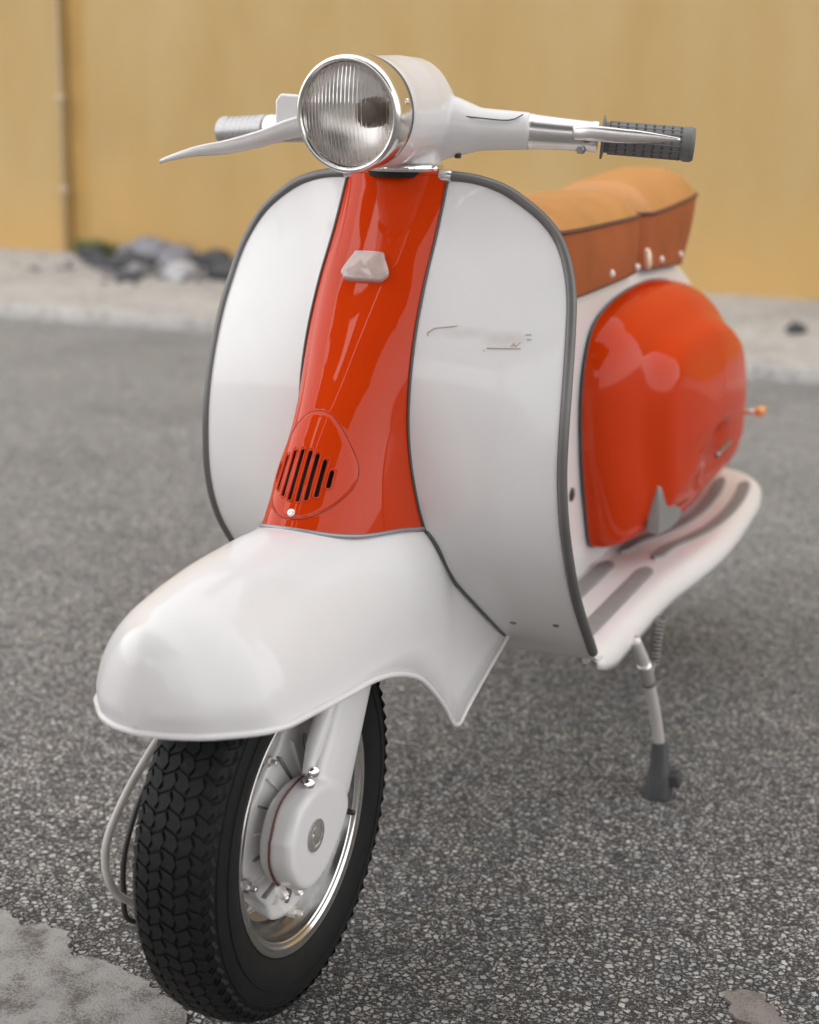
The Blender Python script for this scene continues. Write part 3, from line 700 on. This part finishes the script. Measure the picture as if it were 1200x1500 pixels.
# ---- fork: legs and link covers
def fork_side(s, m):
    x = (.064 if s > 0 else .082)*s
    adders = [loftb([ring((x, .098, .415), (0, -.5, -1), .0125, .034, e=2.5), ring((x, .060, .348), (0, -.52, -1), .0125, .036, e=2.5), ring((x, .032, .300), (0, -.55, -1), .0125, .039, e=2.5),
                     ring((x, .006, .257), (0, -.55, -1), .0125, .043, e=2.5), ring((x*.98, -.008, .236), (0, -.5, -1), .0125, .038, e=2.5)])]
    cy, cz = -.055, .225
    ol = cr([(-.050, .015), (-.034, .042), (-.008, .054), (.03, .055), (.072, .035), (.088, .010), (.078, -.012), (.048, -.038), (.02, -.052), (-.012, -.052), (-.036, -.034), (-.050, -.008), (-.050, .015)], 60)[:-1]
    rings = []
    for X, sc_ in ((.040, .82), (.042, .93), (.050, .97), (.062, .98), (.072, .97), (.0775, .91), (.0785, .83)):
        X = X if s > 0 else X+.016
        rings.append([Vector((X*s, cy+p[0]*sc_, cz+p[1]*sc_)) for p in ol])
    adders.append(loftb(rings))
    leg = blob('fork_leg', adders, m, sc, vox=.0022, smooth=6)
    # dark joint line round the cover and its cap
    J = [(.055*s, cy+p[0]*1.012, cz+p[1]*1.012) for p in ol]; tube('cover_joint', J, .0013, PIPING if s > 0 else BEAD, leg, segs=6, closed=True)
    lathe('link_cap', [(0, .0165), (.0012, .0170), (.0014, .0122), (.0004, .0118), (.0004, .0095), (.0022, .0090), (.0026, .006), (.0026, .0001)], ALU, leg, segs=28, mtx=frame(((abs(x)+.0150)*s, cy+.002, cz+.006), (s, 0, 0), Vector((0, 1, 0))))
    for y, z in ((-.030, -.044), (.000, -.054), (.0385, -.046)):
        lathe('bolt', [(-.006, .0058), (.006, .0058), (.0068, .005), (.0068, .0035), (.009, .0035), (.009, .0001)], STUD, leg, segs=6, mtx=frame((.058*s, cy+y*1.03, cz+z*1.03), (s*.5, y*4, z*12), Vector((1, 0, 0))), sharp=30)
    return leg
lg = fork_side(1, WHITE)
fork_side(-1, BEIGE)
# bumper strap and bolts on the visible leg
tube('damper_strap', [(.060, .018, .352), (.060, -.010, .322), (.060, -.026, .300), (.062, -.040, .288)], [.007, .010, .009, .005], WHITE, lg, n=16)
for y, z in ((-.036, .290), (-.046, .281)): lathe('bolt', [(-.006, .0055), (.006, .0055), (.007, .004), (.007, .0001)], CHROME, lg, segs=12, mtx=frame((.066, y, z), (.7, -.6, .3), Vector((0, 1, 0))))
# brake and speedometer cables on the far side
cb = tube('brake_cable', [(-.060, .00, .42), (-.075, -.045, .345), (-.090, -.085, .305), (-.098, -.130, .262), (-.098, -.160, .225), (-.095, -.155, .182), (-.088, -.120, .150), (-.070, -.06, .135), (-.058, -.03, .16)], .0042, CABLEW, sc, n=70, segs=10)
cb2 = tube('speedometer_cable', [(-.055, -.01, .42), (-.080, -.062, .315), (-.088, -.088, .280), (-.096, -.106, .248), (-.100, -.124, .205), (-.099, -.130, .165), (-.096, -.124, .130), (-.075, -.07, .115), (-.058, -.03, .14)], .0030, CABLEB, sc, n=70, segs=8)
tube('cable_ferrule', [(-.0845, -.079, .2935), (-.088, -.088, .280), (-.0885, -.092, .268)], .0040, DULL, cb2, n=6)
lathe('adjuster_nut', [(-.005, .005), (.005, .005), (.005, .0035), (.012, .0035), (.012, .0001)], CHROME, cb2, segs=6, mtx=frame((-.089, -.092, .262), (1, 0, 0), Vector((0, 1, 0))))
lathe('adjuster_nut', [(-.006, .006), (.006, .006), (.006, .0035), (.012, .0035), (.012, .0001)], CHROME, cb2, segs=6, mtx=frame((-.090, -.102, .222), (.3, -.3, 1), Vector((0, 1, 0))))

# ---- handlebar head (headset)
LC = Vector((.0025, .170, .9268)); LN = Vector((-.045, -1, -.085)).normalized()
def hs_adders():
    A = []
    A.append(loftb([ring(LC-LN*.038, -LN, .0560, .0560), ring(LC-LN*.045, -LN, .0565, .0565), ring((.003, .235, .9285), (0, 1, .05), .0555, .0585), ring((.003, .29, .931), (0, 1, .05), .0535, .0585),
                    ring((.002, .335, .930), (0, 1, 0), .0500, .0585), ring((.002, .375, .924), (0, 1, 0), .039, .051), ring((0, .402, .918), (0, 1, 0), .020, .032)]))
    A.append(loftb([ring((0, .318, .870), (0, .1, 1), .041, .042), ring((0, .322, .89), (0, .1, 1), .040, .041), ring((0, .325, .92), (0, .1, 1), .038, .04)]))
    for s in (-1, 1):
        A.append(loftb([ring((s*.02, .335, .914), (s, .1, 0), .036, .042, xref=Vector((0, 1, 0))), ring((s*.055, .342, .914), (s, .15, 0), .029, .032, xref=Vector((0, 1, 0))), ring((s*.08, .348, .912), (s, .2, 0), .0235, .0235, xref=Vector((0, 1, 0))),
                        ring((s*.134, .362, .911), (s, .25, 0), .0205, .0205, xref=Vector((0, 1, 0)))]))
    return A
head = blob('headset', hs_adders(), WHITE, sc, vox=.0022, smooth=10)
lathe('neck_ring', [(-.006, .040), (-.006, .0445), (-.002, .0455), (.001, .0445), (.002, .041)], CHROME, head, axis='Z', center=(0, .318, .8715), segs=48)
lathe('neck_gasket', [(-.006, .039), (-.006, .0425), (.000, .0425), (.001, .039)], DARK, head, axis='Z', center=(0, .318, .8655), segs=48)
tube('joint_line', [(.052, .312, .925), (.060, .320, .9265), (.085, .326, .9245), (.110, .334, .9225), (.122, .3395, .924), (.130, .3445, .929)], .0008, BEAD, head, n=30, segs=6)
lathe('screw', [(0, .004), (.005, .004), (.006, .003), (.006, .0001)], CABLEB, head, segs=10, mtx=frame((.058, .335, .886), (0, 0, -1)))
# lamp
lm = bpy.data.objects.new('headlamp', None); lm.parent = sc; C.objects.link(lm)
RIMCH = mat('rim_plate', (.82, .80, .78), .2, 1, noise_amt=.05, nscale=30)
FM = frame(LC, LN)      # +z towards the viewer side
lathe('lamp_rim', [(-.033, .0565), (-.031, .0580), (-.022, .0588), (-.006, .0598), (.002, .0600), (.0060, .0588), (.0078, .0566), (.0074, .0545), (.0050, .0530), (.0035, .0528), (.002, .0515)], RIMCH, lm, axis='Z', segs=96, mtx=FM, sharp=None)
lathe('rim_groove', [(-.0345, .0570), (-.0335, .0580), (-.0325, .0572)], BEAD, lm, axis='Z', segs=72, mtx=FM)
def lens():
    rows = []; n = 200; m_ = 40
    for i in range(n+1):
        row = []
        for j in range(m_+1):
            u, v = -1+2*i/n, -1+2*j/m_
            x = u*math.sqrt(1-v*v/2); y = v*math.sqrt(1-u*u/2); r = math.hypot(x, y)
            flute = .0013*abs(math.sin(x*36)) if r < .97 else 0
            row.append(FM@Vector((x*.0525, y*.0525, .0035+.0085*(1-r*r)+flute)))
        rows.append(row)
    return grid('lamp_lens', rows, GLASS, lm, solid=.0012, offset=-1)
lens()
lathe('lamp_reflector', [(.001, .0530), (-.010, .0515), (-.022, .044), (-.031, .032), (-.035, .018), (-.036, .010), (-.036, .0001)], REFL, lm, axis='Z', segs=64, mtx=FM, sharp=None)
BULBM = mat('bulb_shade', (.16, .12, .09), .45, .4)
bs = FM@Matrix.Translation((.019, .001, .006))
lathe('bulb_shade', [(-.030, .0155), (-.012, .0150), (-.007, .0120), (-.0055, .006), (-.0055, .0001)], BULBM, lm, axis='Z', segs=32, mtx=bs)
for a, z in ((R(12), -.020),):
    p = FM@Vector((.0592*math.cos(a), .0592*math.sin(a), z)); nn = FM.to_3x3()@Vector((math.cos(a), math.sin(a), 0))
    lathe('screw', [(-.004, .0035), (.0005, .0035), (.0015, .0025), (.0015, .0001)], ALU, lm, axis='Z', segs=12, mtx=frame(p, nn))

# handlebar ends: housing, collar, grip and lever
def bar(s):
    a = Vector((s*.134, .362, .911)); b = Vector((s*(.306 if s > 0 else .286), .412, .900)); d = (b-a).normalized()
    L = (b-a).length
    mt = Matrix((Vector((0, 0, 1)), Vector((0, 0, 1)).cross(d)*-1, d)).transposed().to_4x4()
    mt = frame(a, d, Vector((0, 0, 1)))
    hs = lathe('twist_sleeve' if s > 0 else 'clutch_sleeve', [(-.004, .0185), (.0, .0198), (.004, .0192), (.03, .0178), (.066, .0165), (.068, .0172), (.074, .0172), (.0745, .013)], ALU, head, axis='Z', segs=36, mtx=mt)
    prof = [(.078, .012), (.078, .0235), (.0805, .0235), (.082, .0165)] if s > 0 else [(.078, .012), (.080, .0165)]
    x = .086
    while x < L-.018:
        g_ = .0165 if s > 0 else .0174
        prof += [(x, g_), (x+.0012, .0178), (x+.0080, .0178), (x+.0090, g_)]; x += .0098
    prof += [(L-.014, .0172), (L-.010, .0190), (L-.003, .0190), (L, .0172), (L+.0006, .009), (L+.0006, .0001)]
    gm = GRIP if s > 0 else mat('pale_grip', (.46, .455, .45), .35, .6)
    g = lathe('grip', prof, gm, sc, axis='Z', segs=40, mtx=mt, sharp=30)
    # lengthwise ribs on the grip
    for k in range(18 if s > 0 else 0):
        an = 2*PI*k/18
        p0 = mt@Vector((.0172*math.cos(an), .0172*math.sin(an), .086)); p1 = mt@Vector((.0172*math.cos(an), .0172*math.sin(an), L-.014))
        tube('grip_rib', [p0, p0.lerp(p1, .5), p1], .0011, gm, g, segs=6, n=4)
    lathe('bolt', [(-.003, .005), (.004, .005), (.005, .004), (.005, .0001)], DULL, head, segs=6, mtx=frame(mt@Vector((-.012, .0, .060)) if 0 else Vector((s*.196, .352, .893)), (0, -1, 0)))
    return mt
bar(1); bar(-1)
# right (brake) lever lies flat before the grip
def lever(name, path, wid, thk, m):
    P = cr(path, 40); N_ = len(P); rows = []
    W_ = np.interp(np.linspace(0, 1, N_), np.linspace(0, 1, len(wid)), wid); T_ = np.interp(np.linspace(0, 1, N_), np.linspace(0, 1, len(thk)), thk)
    T = np.gradient(P, axis=0); T /= np.linalg.norm(T, axis=1)[:, None]
    for i in range(N_):
        zv = np.array([0, 0, 1.]); zv -= T[i]*(zv@T[i]); zv /= np.linalg.norm(zv); yv = np.cross(T[i], zv)
        row = []
        for k in range(16):
            a = 2*PI*k/16; ca, sa = math.cos(a), math.sin(a)
            row.append(P[i]+zv*W_[i]*math.copysign(abs(ca)**.7, ca)+yv*T_[i]*math.copysign(abs(sa)**.7, sa))
        rows.append(row)
    return grid(name, rows, m, sc, closed_u=True, caps=True)
lever('brake_lever', [(.192, .335, .911), (.215, .334, .911), (.245, .338, .909), (.275, .345, .908), (.300, .352, .9065), (.3045, .3535, .906)], [.0075, .0082, .0080, .0070, .0045, .0020], [.004, .0045, .0045, .004, .003, .002], ALU)
lever('clutch_lever', [(-.118, .33, .914), (-.145, .318, .9075), (-.175, .302, .896), (-.210, .285, .886), (-.245, .272, .880), (-.278, .266, .871), (-.288, .266, .867)], [.013, .0115, .0095, .0085, .0070, .0045, .0022], [.006, .006, .005, .0045, .004, .003, .002], mat('lever_silver', (.74, .72, .71), .35, .45))
prism('lever_bracket', [(-.022, -.022), (.022, -.020), (.022, .024), (-.016, .026), (-.022, .018)], .014, WHITE, head, frame((-.146, .338, .921), (.1, -1, 0), Vector((1, 0, 0))), bevel=.003)

# ---- floor board
def zb(y): return .256+.028*max(0, min(1, (y-.5)/.95))
HWT = [(.47, .190), (.50, .204), (.60, .211), (.72, .212), (.84, .217), (.95, .231), (1.05, .241), (1.15, .243), (1.28, .239), (1.40, .230), (1.47, .212), (1.50, .19), (1.515, .165)]
HW = lambda y: itp(y, HWT)
for s in (1, -1):
    rows = []
    for y in np.r_[np.linspace(.500, 1.45, 60), 1.465, 1.48, 1.492, 1.502, 1.510, 1.515]:
        h = HW(y); z = zb(y)
        sk = .018
        sk *= min(1, (y-.475)/.09); dr = min(1, .3+(y-.475)/.07)
        if y > 1.40: sk = .018*max(0, (1.515-y)/.115)**.5+.006
        rows.append([(s*x, y, zz) for x, zz in ((.0, z), (.06, z), (.12, z+.001), (h-.030, z+.0015), (h-.016, z), (h-.006, z-.006*dr), (h, z-.016*dr), (h+.001, z-.016*dr-sk*.5), (h-.001, z-.016*dr-sk))])
    fb = grid('floor_board', [cr(r, 22) for r in rows], WHITE, sc, solid=.002, offset=0)
    def strip(path, w=.0145):
        P = cr(path, 40); T = np.gradient(P, axis=0); T /= np.linalg.norm(T, axis=1)[:, None]; Nn = np.stack([-T[:, 1], T[:, 0]], 1)
        rows = []
        for i, (p, n_) in enumerate(zip(P, Nn)):
            e = min(i, len(P)-1-i); ww = w*math.sqrt(max(1-(1-min(e/2.2, 1))**2, .02))
            rows.append([(s*(p[0]+n_[0]*ww*u), p[1]+n_[1]*ww*u, zb(p[1])+zz) for u, zz in ((-1, .000), (-1, .0045), (-.8, .0062), (-.4, .0052), (0, .0065), (.4, .0052), (.8, .0062), (1, .0045), (1, .000))])
        o = grid('rubber_strip', rows, STRIPM, fb); o.data.set_sharp_from_angle(angle=R(50)); return o
    strip([(.160, .50), (.163, .60), (.166, .75), (.168, .868)], .0135)
    strip([(.100, .50), (.102, .62), (.104, .75), (.107, .872)], .0135)
    strip([(.052, .50), (.052, .62), (.053, .75), (.054, .84)], .010)
    strip([(.164, .915), (.170, .985), (.188, 1.045), (.204, 1.12), (.211, 1.22), (.208, 1.33), (.198, 1.42)], .0105)
    strip([(.108, .925), (.117, .99), (.140, 1.055), (.157, 1.12), (.166, 1.21), (.164, 1.32), (.152, 1.43)], .0105)
    # end clip of the trim
    lathe('trim_clip', [(-.008, .0001), (-.008, .0045), (.008, .0045), (.010, .003), (.010, .0001)], STUD, fb, axis='Y', center=(s*.196, .475, .262), segs=12)

# ---- rear bodywork
def body():
    rows = []
    #  y, half width, top z, bottom z
    T_ = [(.56, .060, .690, .44), (.575, .072, .700, .38), (.60, .080, .704, .33), (.66, .084, .708, .28), (.80, .085, .704, .25), (1.0, .087, .703, .25), (1.15, .089, .700, .25), (1.25, .090, .696, .26), (1.32, .091, .680, .27), (1.42, .090, .635, .28), (1.52, .088, .58, .30), (1.62, .082, .51, .32), (1.68, .068, .44, .33), (1.70, .045, .41, .34)]
    yy = np.linspace(.56, 1.70, 74)
    for y in yy:
        hw = itp(y, [(t[0], t[1]) for t in T_]); zt = itp(y, [(t[0], t[2]) for t in T_]); zb_ = itp(y, [(t[0], t[3]) for t in T_])
        ol = []
        rc = min(.035, hw*.5)
        for x, z in ((-hw, zb_), (-hw, (zt+zb_)/2), (-hw, zt-rc)): ol.append((x, y, z))
        for k in range(1, 7): a = PI-PI/2*k/6; ol.append((-hw+rc+rc*math.cos(a), y, zt-rc+rc*math.sin(a)))
        ol.append((0, y, zt+.002))
        for k in range(0, 7): a = PI/2-PI/2*k/6; ol.append((hw-rc+rc*math.cos(a), y, zt-rc+rc*math.sin(a)))
        for x, z in ((hw, (zt+zb_)/2), (hw, zb_)): ol.append((x, y, z))
        rows.append(ol)
    o = grid('body_shell', rows, WHITE, sc)
    f0 = rows[0]; pydata('body_panel', f0, [tuple(range(len(f0)))], WHITE, o)
    return o
bd = body()
lathe('plug', [(0, .010), (.002, .010), (.003, .008), (.003, .0001)], CABLEB, bd, segs=14, mtx=frame((.0845, .733, .405), (1, 0, 0), Vector((0, 1, 0))))
# tail lamp and the small amber reflector that peeps past the cowl
lathe('tail_lamp', [(0, .032), (.02, .031), (.03, .024), (.034, .001)], mat('red_lens', (.5, .02, .01), .2, coat=1), bd, segs=28, mtx=frame((0, 1.69, .46), (0, 1, .25)))
tl = box('turn_lamp', (.207, 1.462, .410), (.018, .030, .018), AMBER, bd, bevel=.006)
tube('turn_lamp_stalk', [(.085, 1.49, .375), (.15, 1.490, .395), (.200, 1.466, .407)], .005, STUD, bd, n=8)
# rear mudguard and wheel
rw = bpy.data.objects.new('wheel', None); rw.location = (0, 1.27, .215); rw.parent = sc; C.objects.link(rw)
for ch in list(wheel.children):
    if ch.name.split('.')[0] in ('tyre', 'rim', 'rim_channel', 'rim_shell', 'hub'):
        c_ = ch.copy(); C.objects.link(c_); c_.parent = rw
        for g_ in ch.children: d_ = g_.copy(); C.objects.link(d_); d_.parent = c_

# ---- side panels (cowls)
OUT = [(.842, .300), (.817, .312), (.792, .365), (.763, .44), (.746, .53), (.755, .595), (.790, .640), (.875, .664), (1.00, .675), (1.12, .673), (1.25, .654), (1.37, .613), (1.46, .55), (1.515, .46), (1.525, .375), (1.50, .315), (1.44, .289), (1.25, .285), (1.08, .286), (.95, .291), (.87, .297)]
def cowl(s):
    P = cr(OUT+[OUT[0]], 160)[:-1]; c0 = np.array([1.11, .46]); rows = []
    for k, r in enumerate(1-np.r_[0, .004, .012, .022, .035, .05, .07, .09, .115, .14, .17, .2, .235, .27, .31, .35, .4, .45, .5, .56, .62, .7, .8, .9, 1]**1.0):
        row = []
        for y, z in P:
            v = np.array([y, z])-c0; L = np.linalg.norm(v); a = math.atan2(v[1], v[0])
            below = max(0, -math.sin(a))
            p = 2.6+7*below**2; q = 2.3+.5*below
            X = .106*(max(1-r**p, 0))**(1/q)
            # second, raised swelling inside the first
            t = min(max((.80-r)/.16, 0), 1); t = t*t*(3-2*t)
            X += .022*t*(1-.8*below)
            front = max(0, -math.cos(a))
            X -= .020*front*(r**2)*(1-r)*3
            Y_, Z_ = c0+v*r
            # lower part is drawn inwards towards the board and the tail tapers
            X -= .046*max(0, (.40-Z_)/.12)**1.5*(1-r)**.3 if Z_ < .40 else 0
            X *= 1-.10*max(0, (Y_-1.3)/.25)
            row.append((s*(.0885+max(X, 0)), Y_, Z_))
        rows.append(row)
    o = grid('side_panel', rows, ORANGE, sc, closed_u=True, solid=0)
    tube('panel_gasket', [(s*.0895, y, z) for y, z in P], .0013, BEAD, o, segs=6, closed=True)
    return o
for s in (1, -1):
    cw = cowl(s)
    # polished flash-like handle at the lower front
    ol = [(0, .003), (-.003, .080), (.004, .076), (.030, .056), (.062, .038), (.095, .024), (.105, .014), (.09, .004), (.05, .0)]
    a_ = R(6)
    mt = Matrix(((0, 0, s, s*.158), (1, 0, 0, .878), (0, 1, 0, .318), (0, 0, 0, 1)))@Matrix.Rotation(s*-a_ if s > 0 else a_, 4, 'Y')
    prism('panel_handle', ol, .020, mat('handle_grey', (.34, .335, .33), .35, .5), cw, mt, bevel=.003)
    tube('handle_slot', [(s*.2205, 1.05, .412), (s*.2210, 1.095, .416), (s*.2210, 1.14, .418)], .0035, DULL, cw, n=8)

# ---- saddles
def saddle(name, y0, y1, zt, crown, hw=.118, rise=0, ea=.5, eb=.5):
    root = bpy.data.objects.new(name, None); root.location = (0, 0, 0); root.parent = sc; C.objects.link(root)
    def hwf(t): return hw*(1-.10*(2*t-1)**4) * (min(1, (t+.03)/.10)**.35 if t < .07 else 1) * (min(1, (1.03-t)/.10)**.35 if t > .93 else 1)
    rows = []; rim_l = []; rim_r = []; n = 40
    for i in range(n+1):
        t = i/n; y = y0+(y1-y0)*t; h = hwf(t); z = zt+rise*t
        ed = min(1, min(t, 1-t)/.16); e0 = ea if t < .5 else eb; cr_ = crown*(e0+(1-e0)*(1-(1-ed)**2.2))
        row = []
        for u in np.linspace(-1, 1, 25): row.append((h*u, y, z+cr_*(1-abs(u)**3)))
        rows.append(row); rim_l.append((-h, y, z)); rim_r.append((h, y, z))
    top_ = grid('cushion', rows, LEATHT, root)
    loop = rim_r+[(p[0], p[1], p[2]) for p in rows[-1][::-1][1:-1]]+rim_l[::-1]+[(p[0], p[1], p[2]) for p in rows[0][1:-1]]
    tube('piping', loop, .0034, PIPING, root, segs=8, closed=True)
    return root, loop
def skirt(root, loop, zb0, zb1, y0, y1, slant0=0, slant1=0, flare=.006):
    rows = []; cy = (y0+y1)/2
    for t in np.linspace(0, 1, 9):
        row = []
        for x, y, z in loop:
            f_ = (y-y0)/(y1-y0); zb_ = zb0+(zb1-zb0)*f_; b = math.sin(t*PI)*.003
            row.append((x*(1+.02*t)+math.copysign(b, x), y+t*(slant0*(1-f_)+slant1*f_), z+(zb_-z)*t))
        rows.append(row)
    o = grid('skirt', rows, LEATHS, root, closed_u=True)
    tube('hem', [p for p in rows[-1]], .002, PIPING, o, segs=6, closed=True); return o
s1, l1 = saddle('saddle', .60, 1.020, .779, .037, hw=.096, eb=.7)
k1 = skirt(s1, l1, .690, .698, .60, 1.030, .01, -.012)
s2, l2 = saddle('saddle', 1.050, 1.378, .777, .046, hw=.096, rise=.019, ea=.12, eb=.72)
k2 = skirt(s2, l2, .698, .686, 1.040, 1.372, -.022, -.088)
STUDW = mat('pale_stud', (.88, .86, .83), .35, .2)
for y, z, ks, r in ((.830, .709, k1, .0060), (.965, .706, k1, .0056), (1.106, .706, k2, .0056), (1.229, .704, k2, .0056)):
    lathe('stud', [(-.002, r), (.001, r), (.0035, r*.7), (.0045, .0001)], STUDW, ks, segs=14, mtx=frame((.0995, y, z), (1, 0, .25), Vector((0, 1, 0))))
lathe('strap_clip', [(-.003, .011), (.002, .0105), (.0045, .007), (.005, .0001)], mat('brass_clip', (.8, .66, .48), .35, .3), k2, segs=24, mtx=frame((.1010, 1.020, .714), (1, 0, .1), Vector((0, 1, 0)))@Matrix.Diagonal((.75, 1.5, 1, 1)))

# ---- side stand
LEGP = [(.214, .632, .240), (.2195, .645, .218), (.2245, .657, .195), (.236, .685, .12), (.2425, .700, .062)]
st = tube('stand_leg', LEGP, [.0085, .0085, .0080, .0078, .0078], mat('stand_steel', (.74, .70, .66), .3, .45), sc, n=40, segs=14)
tube('stand_sleeve', [(.2235, .655, .200), (.2295, .668, .165)], .0100, ALU, st, n=6, segs=14)
fbm = bmesh.new()
def fring(c, rx, ry, e=3.2): return ring(c, (-.12, .12, 1), rx, ry, n=20, e=e)
ft = loftb([fring((.2510, .672, -.002), .019, .021), fring((.2505, .674, .012), .0185, .020), fring((.2500, .678, .030), .0175, .017), fring((.2460, .690, .042), .013, .013), fring((.2430, .699, .066), .0115, .0115), fring((.2428, .700, .069), .009, .009)])
ft(fbm); foot = frombm('stand_foot', fbm, GREYRUB, st, bevel=.001, angle=45)
box('foot_lug', (.266, .678, .026), (.030, .022, .020), GREYRUB, foot, bevel=.003, rot=Matrix.Rotation(R(-12), 3, 'Y'))
a0, a1 = Vector((.221, .742, .240)), Vector((.218, .733, .172)); hel = []
for k in range(12*14+1):
    t = k/(12*14); a = 2*PI*12*t; c_ = a0.lerp(a1, t); hel.append((c_.x+.0075*math.cos(a), c_.y+.0075*math.sin(a), c_.z))
sp = tube('spring', hel, .0016, DULL, st, segs=6)
tube('spring_hook', [(.218, .733, .174), (.218, .731, .158), (.219, .726, .150), (.221, .716, .149), (.224, .700, .154), (.229, .680, .165)], .0019, STUD, sp, n=24, segs=6)

# ---- nothing deeper than thing > part > sub-part (the skipped parents carry no transform of their own)
def depth(o): return 0 if o.parent is None else 1+depth(o.parent)
for o in list(C.objects):
    while depth(o) > 2: o.parent = o.parent.parent
wheel['label'] = 'front wheel with a chunky black tyre and white finned hub'; rw['label'] = 'rear wheel hidden under the bodywork'
s1['label'] = 'front saddle cushion, tan top with brown skirt'; s2['label'] = 'rear saddle cushion, tan top with brown skirt'
